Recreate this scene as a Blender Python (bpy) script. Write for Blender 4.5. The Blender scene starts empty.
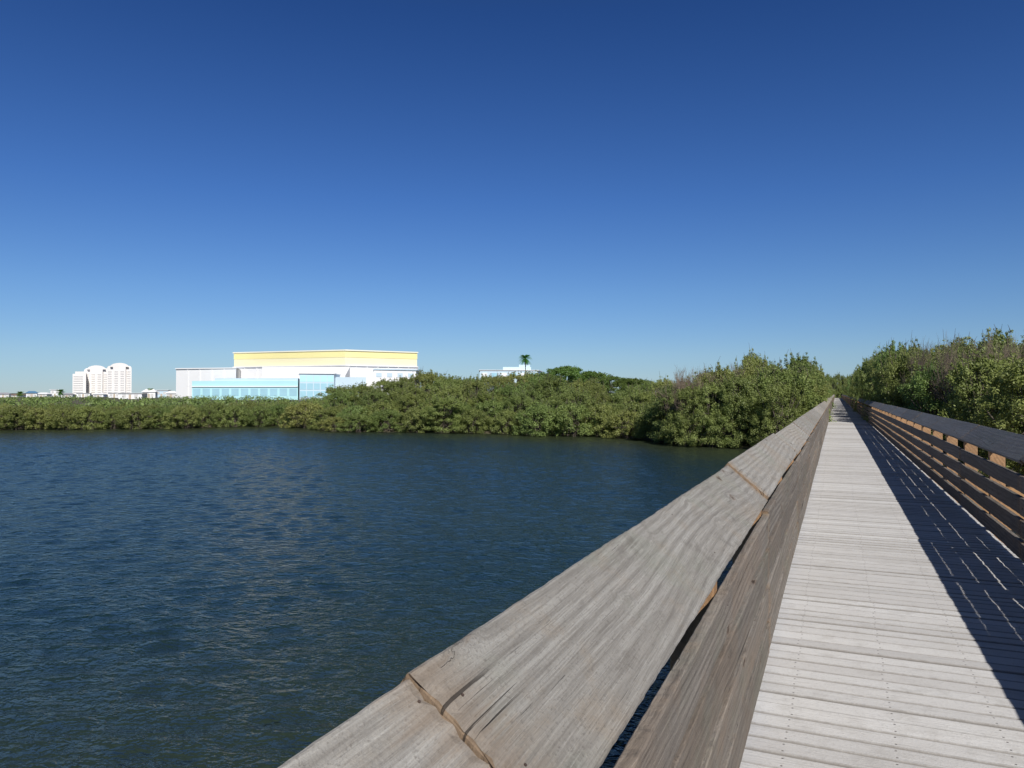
import bpy, bmesh, math, random
import numpy as np
from mathutils import Vector, Matrix, noise
random.seed(7); rng=np.random.default_rng(7)
S=bpy.context.scene
COL=S.collection
# ---------------------------------------------------------------- camera
EYE=3.0; DECK=1.4; F=740.0; HY=393.0; VPX=836.0
TH=math.atan((VPX-512)/F)
cam=bpy.data.cameras.new("camera"); co=bpy.data.objects.new("camera",cam); COL.objects.link(co)
co.location=(0,0,EYE); co.rotation_euler=(math.radians(90)+math.atan((HY-384)/F),0,TH)
cam.sensor_width=36; cam.lens=F/1024*36; cam.clip_end=20000; cam.clip_start=0.05
S.camera=co
FW=(-math.sin(TH),math.cos(TH)); RT=(math.cos(TH),math.sin(TH))
def P(px,d):
    r=(px-512)/F*d
    return (FW[0]*d+RT[0]*r, FW[1]*d+RT[1]*r)
def Zy(y,d): return EYE+(HY-y)*d/F
S.view_settings.view_transform='Standard'; S.view_settings.look='None'; S.view_settings.exposure=0
# ---------------------------------------------------------------- light
sd=Vector((0.92,-1.05,1.16)).normalized()
el=math.asin(sd.z); az=math.atan2(sd.x,sd.y)
w=bpy.data.worlds.new("World"); S.world=w; w.use_nodes=True
nt=w.node_tree; nt.nodes.clear()
sk=nt.nodes.new('ShaderNodeTexSky'); sk.sky_type='NISHITA'; sk.sun_disc=False
sk.sun_elevation=el; sk.sun_rotation=az; sk.air_density=1.0; sk.dust_density=0.0; sk.ozone_density=1.5
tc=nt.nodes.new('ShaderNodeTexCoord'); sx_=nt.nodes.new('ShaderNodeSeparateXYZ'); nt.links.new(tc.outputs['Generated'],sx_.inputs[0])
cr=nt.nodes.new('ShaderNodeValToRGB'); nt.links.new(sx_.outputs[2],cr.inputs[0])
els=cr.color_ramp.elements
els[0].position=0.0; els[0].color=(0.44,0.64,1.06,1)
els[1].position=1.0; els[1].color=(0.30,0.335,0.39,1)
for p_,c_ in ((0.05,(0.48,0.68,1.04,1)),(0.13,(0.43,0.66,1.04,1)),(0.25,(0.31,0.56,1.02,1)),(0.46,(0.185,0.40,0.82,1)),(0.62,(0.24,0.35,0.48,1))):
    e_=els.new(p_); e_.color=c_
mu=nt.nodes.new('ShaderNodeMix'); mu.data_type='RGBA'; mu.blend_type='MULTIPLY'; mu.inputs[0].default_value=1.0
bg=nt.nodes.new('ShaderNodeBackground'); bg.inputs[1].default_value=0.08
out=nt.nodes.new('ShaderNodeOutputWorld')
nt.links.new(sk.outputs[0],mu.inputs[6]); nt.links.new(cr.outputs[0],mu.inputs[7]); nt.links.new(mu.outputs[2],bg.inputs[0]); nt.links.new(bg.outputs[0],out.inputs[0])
sl=bpy.data.lights.new("sun",'SUN'); sl.energy=5.0; sl.angle=math.radians(0.53); sl.color=(1,0.96,0.90)
so=bpy.data.objects.new("sun",sl); COL.objects.link(so); so.rotation_euler=sd.to_track_quat('Z','Y').to_euler(); so.location=(20,-20,30)
# ---------------------------------------------------------------- node helpers
class N:
    def __init__(s,name):
        s.m=bpy.data.materials.new(name); s.m.use_nodes=True; s.t=s.m.node_tree; s.t.nodes.clear()
        s.o=s.n('ShaderNodeOutputMaterial'); s.b=s.n('ShaderNodeBsdfPrincipled'); s.l(s.b.outputs[0],s.o.inputs[0])
    def n(s,t,**k):
        x=s.t.nodes.new(t)
        for a,b in k.items(): setattr(x,a,b)
        return x
    def l(s,a,b): s.t.links.new(a,b)
    def set(s,inp,v):
        if isinstance(v,bpy.types.NodeSocket): s.l(v,inp)
        else: inp.default_value=v
    def math(s,op,a,b=0.0,c=None):
        x=s.n('ShaderNodeMath',operation=op); s.set(x.inputs[0],a); s.set(x.inputs[1],b)
        if c is not None: s.set(x.inputs[2],c)
        return x.outputs[0]
    def mix(s,f,a,b,bt='MIX'):
        x=s.n('ShaderNodeMix',data_type='RGBA',blend_type=bt)
        s.set(x.inputs[0],f)
        s.set(x.inputs[6],a if not isinstance(a,tuple) else (*a,1)); s.set(x.inputs[7],b if not isinstance(b,tuple) else (*b,1)); return x.outputs[2]
    def map(s,v,sc=(1,1,1),loc=(0,0,0),rot=(0,0,0)):
        x=s.n('ShaderNodeMapping'); s.l(v,x.inputs[0]); x.inputs['Scale'].default_value=sc; x.inputs['Location'].default_value=loc; x.inputs['Rotation'].default_value=rot; return x.outputs[0]
    def noise(s,v,sc,det=4,ro=0.5,dist=0.0):
        x=s.n('ShaderNodeTexNoise'); s.l(v,x.inputs['Vector']); x.inputs['Scale'].default_value=sc; x.inputs['Detail'].default_value=det; x.inputs['Roughness'].default_value=ro; x.inputs['Distortion'].default_value=dist; return x.outputs[0]
    def ramp(s,f,a,b,lo=0.0,hi=1.0):
        x=s.n('ShaderNodeMapRange',interpolation_type='SMOOTHSTEP'); s.l(f,x.inputs[0]); x.inputs[1].default_value=a; x.inputs[2].default_value=b; x.inputs[3].default_value=lo; x.inputs[4].default_value=hi; return x.outputs[0]
    def bump(s,h,st=0.5,d=0.01,nrm=None):
        x=s.n('ShaderNodeBump'); s.l(h,x.inputs['Height']); x.inputs['Strength'].default_value=st; x.inputs['Distance'].default_value=d
        if nrm: s.l(nrm,x.inputs['Normal'])
        return x.outputs[0]
    def objc(s): return s.n('ShaderNodeTexCoord').outputs['Object']
def plain(name,c,r=0.7,var=0.12,sc=0.6,metal=0):
    g=N(name); v=g.objc(); f=g.noise(v,sc,5,0.6)
    g.l(g.mix(g.ramp(f,0.3,0.7),tuple(x*(1-var) for x in c),c),g.b.inputs['Base Color']); g.b.inputs['Roughness'].default_value=r; g.b.inputs['Metallic'].default_value=metal
    return g.m
def wood(name,c1,c2,c3,warm,bmp=0.7,wa=0.5,crk=0.0,rsa=0.55,freq=78.0,wp=0.22,green=0.5):
    g=N(name); oi=g.n('ShaderNodeObjectInfo')
    tc=g.objc()
    off=g.n('ShaderNodeVectorMath',operation='SCALE'); off.inputs[0].default_value=(31.7,57.3,19.1); g.l(oi.outputs['Random'],off.inputs['Scale'])
    ad=g.n('ShaderNodeVectorMath',operation='ADD'); g.l(tc,ad.inputs[0]); g.l(off.outputs[0],ad.inputs[1]); v=ad.outputs[0]
    vo=g.n('ShaderNodeTexVoronoi',feature='F1'); g.l(g.map(v,(7.5,3.2,3.0)),vo.inputs['Vector']); vo.inputs['Scale'].default_value=1.0
    wob=g.noise(g.map(v,(60,30,60)),1.0,3,0.65)
    d=g.math('ADD',vo.outputs['Distance'],g.math('MULTIPLY',g.math('SUBTRACT',wob,0.5),0.32))
    cs=g.n('ShaderNodeSeparateColor'); g.l(vo.outputs['Color'],cs.inputs[0]); sel=g.math('GREATER_THAN',cs.outputs[0],0.45)
    near=g.math('MULTIPLY',g.ramp(d,0.0,0.36,1.0,0.0),sel)
    knot=g.math('MULTIPLY',g.ramp(d,0.02,0.12,1.0,0.0),sel)
    sp=g.n('ShaderNodeSeparateXYZ'); g.l(v,sp.inputs[0])
    warp=g.noise(g.map(v,(2.4,0.28,1.2)),1.0,2,0.4)
    warp2=g.noise(g.map(v,(8,1.3,9)),1.0,2,0.5)
    base=g.math('ADD',g.math('ADD',sp.outputs[0],g.math('MULTIPLY',sp.outputs[2],0.6)),g.math('MULTIPLY',warp,wp))
    base=g.math('ADD',base,g.math('ADD',g.math('MULTIPLY',near,0.030),g.math('MULTIPLY',warp2,0.010)))
    rs=g.math('POWER',g.math('ABSOLUTE',g.math('SINE',g.math('MULTIPLY',base,freq))),3.5)
    cv=g.n('ShaderNodeCombineXYZ'); g.l(base,cv.inputs[0]); g.l(sp.outputs[1],cv.inputs[1]); g.l(sp.outputs[2],cv.inputs[2]); bv=cv.outputs[0]
    fib=g.noise(g.map(bv,(250,5.5,60)),1.0,4,0.72)
    fib2=g.noise(g.map(bv,(60,2.0,40)),1.0,4,0.65)
    fib3=g.noise(g.map(bv,(12,0.6,12)),1.0,3,0.6)
    blot=g.noise(g.map(v,(8.0,5.0,5.0)),1.0,6,0.72)
    broad=g.noise(g.map(v,(1.8,1.1,1.6),loc=(3,8,2)),1.0,4,0.6)
    gr_=g.noise(g.map(v,(2.6,1.4,2.0),loc=(13,1,7)),1.0,5,0.65)
    grit=g.noise(g.map(v,(150,100,150)),1.0,3,0.7)
    crack=g.ramp(g.noise(g.map(bv,(110,1.3,30)),1.0,4,0.65,0.3),0.700-crk,0.72-crk)
    crack2=g.ramp(g.noise(g.map(bv,(60,0.45,12),loc=(5,3,1)),1.0,5,0.65,0.3),0.692-crk,0.70-crk)
    ey=g.n('ShaderNodeSeparateXYZ'); g.l(tc,ey.inputs[0])
    ed0=g.math('SUBTRACT',1.828,g.math('ABSOLUTE',ey.outputs[1]))
    ecr=g.math('MULTIPLY',g.ramp(g.noise(g.map(bv,(80,0.6,10),loc=(2,9,4)),1.0,4,0.65,0.3),0.645,0.66),g.ramp(ed0,0.08,0.22,1.0,0.0))
    crack=g.math('MAXIMUM',g.math('MAXIMUM',crack,crack2),ecr)
    rsv=g.math('MULTIPLY',rs,g.ramp(fib3,0.25,0.7,0.25,1.0))
    col=g.mix(g.ramp(fib3,0.30,0.70),c2,c1)
    col=g.mix(g.math('MULTIPLY',rsv,rsa),col,c3)
    col=g.mix(g.math('MULTIPLY',g.ramp(broad,0.46,0.64),wa),col,warm)
    col=g.mix(g.math('MULTIPLY',g.ramp(gr_,0.50,0.66),green),col,(c1[0]*0.70,c1[1]*0.76,c1[2]*0.68))
    col=g.mix(g.math('MULTIPLY',g.ramp(blot,0.50,0.70),wa),col,warm)
    col=g.mix(g.math('MULTIPLY',g.ramp(blot,0.46,0.28),0.5),col,c3)
    col=g.mix(g.math('MULTIPLY',g.ramp(fib2,0.50,0.66),0.30),col,c3)
    col=g.mix(g.math('MULTIPLY',g.ramp(fib,0.48,0.64),0.36),col,c3)
    col=g.mix(g.math('MULTIPLY',g.ramp(fib,0.47,0.30),0.35),col,tuple(min(1,x*1.4) for x in c1))
    col=g.mix(g.math('MULTIPLY',g.ramp(grit,0.53,0.73),0.55),col,c3)
    ed=g.math('ADD',ed0,g.math('MULTIPLY',g.math('SUBTRACT',fib2,0.5),0.3))
    col=g.mix(g.math('MULTIPLY',g.ramp(ed,0.0,0.14,1.0,0.0),0.45),col,(0.24,0.17,0.11))
    col=g.mix(g.math('MULTIPLY',g.ramp(near,0.40,0.95),0.5),col,(0.17,0.11,0.07))
    col=g.mix(g.math('MULTIPLY',knot,0.85),col,(0.03,0.02,0.014))
    col=g.mix(g.math('MULTIPLY',crack,0.8),col,(0.026,0.021,0.017))
    hv=g.n('ShaderNodeHueSaturation'); g.l(col,hv.inputs['Color']); g.l(g.math('ADD',g.math('MULTIPLY',oi.outputs['Random'],0.3),0.86),hv.inputs['Value'])
    g.l(hv.outputs[0],g.b.inputs['Base Color'])
    h=g.math('ADD',g.math('MULTIPLY',fib,0.55),g.math('MULTIPLY',rs,0.18))
    h=g.math('ADD',h,g.math('MULTIPLY',crack,-1.8)); h=g.math('ADD',h,g.math('MULTIPLY',knot,-0.8)); h=g.math('ADD',h,g.math('MULTIPLY',fib2,0.45)); h=g.math('ADD',h,g.math('MULTIPLY',grit,0.45))
    g.l(g.bump(h,bmp,0.005),g.b.inputs['Normal'])
    g.b.inputs['Roughness'].default_value=0.85; g.b.inputs['Specular IOR Level'].default_value=0.25
    return g.m
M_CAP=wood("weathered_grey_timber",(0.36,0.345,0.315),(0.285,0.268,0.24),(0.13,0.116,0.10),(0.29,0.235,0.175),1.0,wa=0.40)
M_CAPD=wood("shade_toned_grey_timber",(0.25,0.25,0.25),(0.19,0.19,0.19),(0.095,0.092,0.09),(0.20,0.18,0.16),0.6,wa=0.3,rsa=0.25)  # right cap: darker, cooler copy of the cap timber, shade mixed into its colour
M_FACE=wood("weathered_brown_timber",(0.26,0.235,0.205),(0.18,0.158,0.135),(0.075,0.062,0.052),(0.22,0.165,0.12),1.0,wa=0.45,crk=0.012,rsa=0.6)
M_FACED=wood("shaded_grey_brown_timber",(0.20,0.18,0.158),(0.14,0.122,0.105),(0.065,0.055,0.047),(0.18,0.14,0.105),0.8,wa=0.4)  # right rail boards: face timber darkened, shade put into the colour
M_POST=wood("warm_tan_timber",(0.46,0.28,0.15),(0.35,0.21,0.115),(0.16,0.098,0.055),(0.48,0.28,0.14),0.6,green=0)
M_END=wood("split_end_timber",(0.29,0.215,0.145),(0.19,0.135,0.09),(0.06,0.042,0.03),(0.29,0.19,0.115),0.9,green=0)
M_NAIL=plain("rusty_steel",(0.09,0.06,0.045),0.6,0.4,40)
# deck material
PW=0.14
g=N("pale_grey_decking"); v=g.objc(); sp=g.n('ShaderNodeSeparateXYZ'); g.l(v,sp.inputs[0])
at=g.n('ShaderNodeAttribute',attribute_name='tint'); t=at.outputs['Fac']
cv=g.n('ShaderNodeCombineXYZ'); g.l(sp.outputs[0],cv.inputs[0]); g.l(sp.outputs[1],cv.inputs[1]); g.l(g.math('MULTIPLY',t,37.0),cv.inputs[2]); vv=cv.outputs[0]
big=g.noise(v,1.1,5,0.65); blo=g.noise(vv,5,5,0.7); st=g.noise(g.map(vv,(4,75,1)),1.0,4,0.6); sm=g.noise(vv,75,4,0.75)
col=g.mix(t,(0.52,0.505,0.49),(0.63,0.62,0.605))
col=g.mix(g.math('MULTIPLY',g.ramp(big,0.48,0.75),0.40),col,(0.43,0.41,0.385))
col=g.mix(g.math('MULTIPLY',g.ramp(blo,0.50,0.70),0.42),col,(0.38,0.36,0.335))
col=g.mix(g.math('MULTIPLY',g.ramp(st,0.50,0.72),0.28),col,(0.33,0.315,0.295))
col=g.mix(g.math('MULTIPLY',g.ramp(sm,0.50,0.72),0.5),col,(0.34,0.325,0.305))
my=g.math('SUBTRACT',g.math('FLOORED_MODULO',sp.outputs[1],PW),PW*0.5)
edgn=g.math('MULTIPLY',g.math('SUBTRACT',g.noise(vv,18,4,0.7),0.5),0.010)
groove=g.ramp(g.math('ADD',g.math('ABSOLUTE',g.math('SUBTRACT',g.math('ABSOLUTE',my),PW*0.5)),edgn),0.004,0.020,1.0,0.0)
col=g.mix(g.math('MULTIPLY',groove,0.78),col,(0.12,0.105,0.09))
dots=None
for xs in (-0.22,0.24,0.70,1.13,1.5):
    for yy in (-0.036,0.036):
        dx=g.math('SUBTRACT',sp.outputs[0],g.math('ADD',xs,g.math('MULTIPLY',g.math('SUBTRACT',t,0.5),0.025))); dy=g.math('SUBTRACT',my,yy)
        dd=g.math('SQRT',g.math('ADD',g.math('MULTIPLY',dx,dx),g.math('MULTIPLY',dy,dy)))
        k=g.ramp(dd,0.0035,0.0065,1.0,0.0)
        dots=k if dots is None else g.math('MAXIMUM',dots,k)
col=g.mix(g.math('MULTIPLY',dots,0.8),col,(0.09,0.07,0.06))
g.l(col,g.b.inputs['Base Color']); g.b.inputs['Roughness'].default_value=0.85
hh=g.math('ADD',g.math('MULTIPLY',st,1.0),g.math('MULTIPLY',sm,0.9)); hh=g.math('SUBTRACT',hh,dots); hh=g.math('ADD',hh,g.math('MULTIPLY',blo,0.8))
g.l(g.bump(hh,0.7,0.004),g.b.inputs['Normal'])
M_DECK=g.m
# water
g=N("rippled_water"); v=g.objc()
rz=-TH+0.15
b=g.noise(g.map(v,(3.6,5.4,1),rot=(0,0,rz+0.22)),1.0,2,0.5,0.5)
b2=g.noise(g.map(v,(7.0,10.0,1),rot=(0,0,rz-0.3)),1.0,2,0.55,0.4)
c=g.noise(g.map(v,(15,20,1),rot=(0,0,rz-0.1)),1.0,2,0.6)
big=g.noise(g.map(v,(0.03,0.09,1),rot=(0,0,rz)),1.0,4,0.6)
h=g.math('ADD',g.math('MULTIPLY',b,0.42),g.math('MULTIPLY',b2,0.38)); h=g.math('ADD',h,g.math('MULTIPLY',c,0.12))
g.l(g.bump(h,1.0,0.15),g.b.inputs['Normal'])
sp=g.n('ShaderNodeSeparateXYZ'); g.l(v,sp.inputs[0])
rr=g.math('SQRT',g.math('ADD',g.math('MULTIPLY',sp.outputs[0],sp.outputs[0]),g.math('MULTIPLY',sp.outputs[1],sp.outputs[1])))
dbk=g.math('ADD',g.math('MULTIPLY',sp.outputs[1],0.95),g.math('MULTIPLY',sp.outputs[0],0.45))
shal=g.math('MAXIMUM',g.math('MAXIMUM',g.ramp(rr,13,4,0.0,0.7),g.ramp(rr,46,62,0.0,1.0)),g.ramp(dbk,26,37,0.0,1.0))
col=g.mix(g.ramp(big,0.38,0.66),(0.008,0.024,0.030),(0.012,0.028,0.028)); col=g.mix(g.math('MULTIPLY',shal,0.85),col,(0.036,0.044,0.020))
g.l(col,g.b.inputs['Base Color'])
g.b.inputs['Roughness'].default_value=0.14; g.b.inputs['IOR'].default_value=1.33; g.b.inputs['Specular IOR Level'].default_value=0.33
M_WATER=g.m
# ground
g=N("marsh_soil"); v=g.objc(); a=g.noise(v,0.15,6,0.6); b=g.noise(v,3,5,0.6)
col=g.mix(g.ramp(a,0.4,0.6),(0.09,0.075,0.045),(0.07,0.08,0.03)); col=g.mix(g.math('MULTIPLY',b,0.5),col,(0.12,0.095,0.06))
g.l(col,g.b.inputs['Base Color']); g.b.inputs['Roughness'].default_value=0.9; g.l(g.bump(b,0.5,0.05),g.b.inputs['Normal']); M_GROUND=g.m
g=N("orange_tan_sand"); v=g.objc(); a=g.noise(v,0.6,6,0.65); b=g.noise(v,6,5,0.6)
col=g.mix(g.ramp(a,0.4,0.62),(0.54,0.31,0.14),(0.44,0.25,0.11)); col=g.mix(g.math('MULTIPLY',g.ramp(b,.5,.7),0.5),col,(0.27,0.15,0.07))
g.l(col,g.b.inputs['Base Color']); g.b.inputs['Roughness'].default_value=0.95; g.l(g.bump(b,0.6,0.04),g.b.inputs['Normal']); M_SAND=g.m
def leafmat(name,dark,light,yel):
    g=N(name); t=g.n('ShaderNodeAttribute',attribute_name='tint').outputs['Fac']; oi=g.n('ShaderNodeObjectInfo').outputs['Random']
    col=g.mix(t,dark,light); col=g.mix(g.math('MULTIPLY',oi,0.55),col,yel)
    hv=g.n('ShaderNodeHueSaturation'); g.l(col,hv.inputs['Color'])
    r2=g.math('FRACT',g.math('MULTIPLY',oi,17.31)); r3=g.math('FRACT',g.math('MULTIPLY',oi,53.7))
    g.l(g.math('ADD',g.math('MULTIPLY',r2,0.045),0.485),hv.inputs['Hue']); g.l(g.math('ADD',g.math('MULTIPLY',r3,0.35),0.90),hv.inputs['Value'])
    col=hv.outputs[0]
    g.l(col,g.b.inputs['Base Color']); g.b.inputs['Roughness'].default_value=0.5; g.b.inputs['Specular IOR Level'].default_value=0.35
    tr=g.n('ShaderNodeBsdfTranslucent'); g.l(g.mix(0.5,col,(0.25,0.33,0.055)),tr.inputs[0]); mx=g.n('ShaderNodeMixShader'); mx.inputs[0].default_value=0.42
    g.l(g.b.outputs[0],mx.inputs[1]); g.l(tr.outputs[0],mx.inputs[2]); g.l(mx.outputs[0],g.o.inputs[0]); return g.m
M_LEAF=leafmat("mangrove_foliage",(0.10,0.14,0.04),(0.30,0.36,0.11),(0.33,0.33,0.11))
M_LEAF2=leafmat("tree_foliage",(0.08,0.13,0.03),(0.18,0.26,0.06),(0.20,0.24,0.065))
M_PALM=leafmat("palm_foliage",(0.10,0.24,0.05),(0.18,0.40,0.09),(0.20,0.34,0.09))
M_BARK=plain("grey_brown_bark",(0.13,0.105,0.085),0.9,0.4,6)
M_TWIG=plain("bare_brown_twigs",(0.26,0.205,0.15),0.9,0.3,3)
M_WHITE=plain("white_painted_wall",(0.84,0.84,0.84),0.7,0.05,0.08)
M_CREAM=plain("pale_yellow_panel",(0.85,0.79,0.52),0.6,0.04,0.1)
M_YEL=plain("yellow_band_panel",(0.86,0.77,0.36),0.6,0.04,0.1)
M_CREAM2=plain("cream_coping",(0.82,0.80,0.66),0.6,0.05,0.1)
M_AQUA=plain("pale_turquoise_wall",(0.47,0.77,0.81),0.5,0.05,0.1)
M_LBLUE=plain("blue_grey_wall",(0.55,0.68,0.77),0.5,0.06,0.1)
M_GREYW=plain("pale_grey_trim",(0.66,0.67,0.70),0.7,0.08,0.2)
M_GLASS=plain("blue_window_glass",(0.36,0.60,0.70),0.3,0.08,0.2)
M_DGLASS=plain("grey_window",(0.62,0.605,0.59),0.3,0.12,0.2)
M_CONDO=plain("off_white_stucco",(0.83,0.80,0.77),0.8,0.05,0.03)
M_ROOFG=plain("grey_roofing",(0.35,0.35,0.37),0.8,0.2,0.3)
M_ROOFR=plain("brown_roofing",(0.28,0.18,0.14),0.8,0.2,0.3)
M_ROOFB=plain("blue_metal_roofing",(0.10,0.22,0.36),0.5,0.2,0.3)
M_TAN=plain("tan_wall",(0.5,0.42,0.33),0.8,0.1,0.2)
# ---------------------------------------------------------------- object helpers
def mesh_obj(name,verts,faces,mats,mi=None,smooth=False,parent=None,loc=(0,0,0)):
    me=bpy.data.meshes.new(name); me.from_pydata([tuple(x) for x in verts],[],faces); 
    for m in (mats if isinstance(mats,(list,tuple)) else [mats]): me.materials.append(m)
    if mi is not None: me.polygons.foreach_set('material_index',mi)
    if smooth: me.polygons.foreach_set('use_smooth',[True]*len(me.polygons))
    me.update(); o=bpy.data.objects.new(name,me); COL.objects.link(o); o.location=loc
    if parent: o.parent=parent
    return o
def empty(name,loc,label,cat,group=None):
    o=bpy.data.objects.new(name,None); COL.objects.link(o); o.location=loc; o.empty_display_size=0.3
    o["label"]=label; o["category"]=cat
    if group: o["group"]=group
    return o
def structure(o,label=None):
    o["kind"]="structure"
    if label: o["label"]=label
# ---------------------------------------------------------------- shore
shore_px=[(-700,75),(-400,66),(-150,61),(0,60),(100,61),(190,63),(290,68),(312,62),(330,57),(420,56),(520,53),(600,51),(650,47),(700,43),(745,39),(800,39),(836,38),(880,34),(950,29),(1024,23),(1120,20),(1300,17)]
sh=[]
for px,d in shore_px:
    x,y=P(px,d); sh.append((math.degrees(math.atan2(x,y)),math.hypot(x,y)))
sh+= [(50,24),(75,34),(100,60),(130,110),(160,150),(200,150),(230,140),(260,120)]
sh=sorted(sh); phs=[a for a,_ in sh]; rs_=[r for _,r in sh]
def shore_r(ph):
    while ph<phs[0]: ph+=360
    while ph>phs[0]+360: ph-=360
    return float(np.interp(ph,phs+[phs[0]+360],rs_+[rs_[0]]))
V=[];Fc=[]; rings=[(-3,-0.9),(-0.6,-0.25),(0.5,0.06),(3,0.22),(15,0.35),(70,0.5),(400,0.6),(2000,0.7),(9000,0.7)]
n=240
for i in range(n):
    ph=-180+360*i/n; r=shore_r(ph)+noise.noise(Vector((ph*0.35,3,0)))*0.9+0.5
    for dr,z in rings:
        rr=r+dr; V.append((rr*math.sin(math.radians(ph)),rr*math.cos(math.radians(ph)),z+ (0.04*noise.noise(Vector((ph,dr,1))) if dr<20 else 0)))
k=len(rings)
for i in range(n):
    j=(i+1)%n
    for q in range(k-1): Fc.append((i*k+q,i*k+q+1,j*k+q+1,j*k+q))
cidx=len(V); V.append((0,0,-1.2))
for i in range(n): Fc.append((cidx,i*k,((i+1)%n)*k))
gr=mesh_obj("ground",V,Fc,M_GROUND,smooth=True); structure(gr,"low marshy ground around the lagoon")
# water: real wavelets on a fine grid, flat beyond
gx0,gx1,gy0,gy1,sp_=-72.0,6.0,-8.0,74.0,0.11
nx=int((gx1-gx0)/sp_)+1; ny=int((gy1-gy0)/sp_)+1
gxs=np.linspace(gx0,gx1,nx); gys=np.linspace(gy0,gy1,ny); GX,GY=np.meshgrid(gxs,gys)
Hh=np.zeros_like(GX); wr=np.random.default_rng(21)
for i in range(80):
    lam=0.36*(0.68/0.36)**wr.random(); th=TH+0.15+wr.normal()*0.5; kx=-math.sin(th)*2*math.pi/lam; ky=math.cos(th)*2*math.pi/lam
    amp=0.0015*lam*(0.5+wr.random())
    p=kx*GX+ky*GY+wr.random()*6.28+0.9*np.sin(GX*0.31+i)+0.9*np.sin(GY*0.27+i*2)
    Hh+=amp*(np.sin(p)+0.2*np.sin(2*p+1.5))
edge=np.minimum(np.minimum(GX-gx0,gx1-GX),np.minimum(GY-gy0,gy1-GY)); Hh*=np.clip(edge/3,0,1)
co_=np.stack([GX,GY,Hh],axis=2).reshape(-1,3)
ii=np.arange(ny-1)[:,None]*nx+np.arange(nx-1)[None,:]; q=np.stack([ii,ii+1,ii+nx+1,ii+nx],axis=2).reshape(-1,4)
B_=3000.0; base=len(co_)
corn=[(gx0,gy0),(gx1,gy0),(gx1,gy1),(gx0,gy1)]
ext=np.array([[-B_,-B_,0],[B_,-B_,0],[B_,B_,0],[-B_,B_,0]]+[[a,b_,0] for a,b_ in corn]); co_=np.vstack([co_,ext])
qe=np.array([[base,base+1,base+5,base+4],[base+1,base+2,base+6,base+5],[base+2,base+3,base+7,base+6],[base+3,base,base+4,base+7]]); q=np.vstack([q,qe])
me=bpy.data.meshes.new("water"); me.vertices.add(len(co_)); me.vertices.foreach_set('co',co_.ravel()); me.loops.add(q.size); me.loops.foreach_set('vertex_index',q.ravel())
me.polygons.add(len(q)); me.polygons.foreach_set('loop_start',np.arange(len(q))*4); me.polygons.foreach_set('loop_total',np.full(len(q),4)); me.polygons.foreach_set('use_smooth',np.ones(len(q),bool)); me.update(calc_edges=True); me.materials.append(M_WATER)
wt=bpy.data.objects.new("water",me); COL.objects.link(wt); structure(wt,"dark blue rippled lagoon water")
# sand flat beside the boardwalk
V=[];Fc=[]; nx_,ny_=14,60
for j in range(ny_+1):
    yy=2+ (44-2)*j/ny_
    for i in range(nx_+1):
        u=i/nx_; xx=2.3+u*11+0.5*noise.noise(Vector((yy*.3,1,5)))*(1-u)
        e=min(u,1-u)*6; e=min(1,e); e2=min(1,j/6,(ny_-j)/6)
        zz=-0.35+0.62*min(e,e2)+0.05*noise.noise(Vector((xx*.7,yy*.7,0)))
        V.append((xx,yy,zz))
for j in range(ny_):
    for i in range(nx_):
        a=j*(nx_+1)+i; Fc.append((a,a+1,a+nx_+2,a+nx_+1))
sf=mesh_obj("sand_flat",V,Fc,M_SAND,smooth=True); structure(sf,"orange tan sand flat beside the boardwalk")
# ---------------------------------------------------------------- boardwalk deck
Y0=-60*PW; Y1=262.0
XL=-0.411; XR=1.621
V=[];Fc=[];T=[];MI=[]
y=Y0; 
while y<Y1:
    a=y+0.0034; b=y+PW-0.0034; c=0.008; zt=DECK+random.uniform(-0.003,0.003); zb=DECK-0.035; tn=random.random()
    xl=XL+random.uniform(0,0.004); xr=XR-random.uniform(0,0.004)
    tl=random.uniform(-0.003,0.003)
    prof=[(a,zb),(a,zt-c-tl),(a+c,zt-tl),(b-c,zt+tl),(b,zt-c+tl),(b,zb)]
    s=len(V); kk=len(prof)
    for X in (xl,xr):
        for (yy,zz) in prof: V.append((X,yy,zz)); T.append(tn)
    for i in range(kk):
        j=(i+1)%kk; Fc.append((s+i,s+j,s+kk+j,s+kk+i)); MI.append(0)
    Fc.append(tuple(s+i for i in range(kk))); MI.append(0)
    Fc.append(tuple(s+kk+i for i in reversed(range(kk)))); MI.append(0)
    y+=PW
def addbox(V,Fc,MI,T,x0,x1,y0,y1,z0,z1,mi):
    s=len(V); V+= [(x0,y0,z0),(x1,y0,z0),(x1,y1,z0),(x0,y1,z0),(x0,y0,z1),(x1,y0,z1),(x1,y1,z1),(x0,y1,z1)]
    T+= [0.5]*8
    for f in [(0,3,2,1),(4,5,6,7),(0,1,5,4),(1,2,6,5),(2,3,7,6),(3,0,4,7)]: Fc.append(tuple(s+i for i in f)); MI.append(mi)
for X in (-0.37,0.24,0.97,1.535): addbox(V,Fc,MI,T,X,X+0.045,Y0,Y1,DECK-0.235,DECK-0.038,1)
POST_Y=[ -6.32+1.83*i for i in range(147)]
for py in POST_Y: addbox(V,Fc,MI,T,-0.60,1.81,py+0.047,py+0.09,DECK-0.44,DECK-0.238,1)
dk=mesh_obj("boardwalk_path",V,Fc,[M_DECK,M_FACE],MI)
at=dk.data.attributes.new("tint",'FLOAT','POINT'); at.data.foreach_set('value',T)
structure(dk,"long straight boardwalk of pale grey cross planks")
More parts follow.
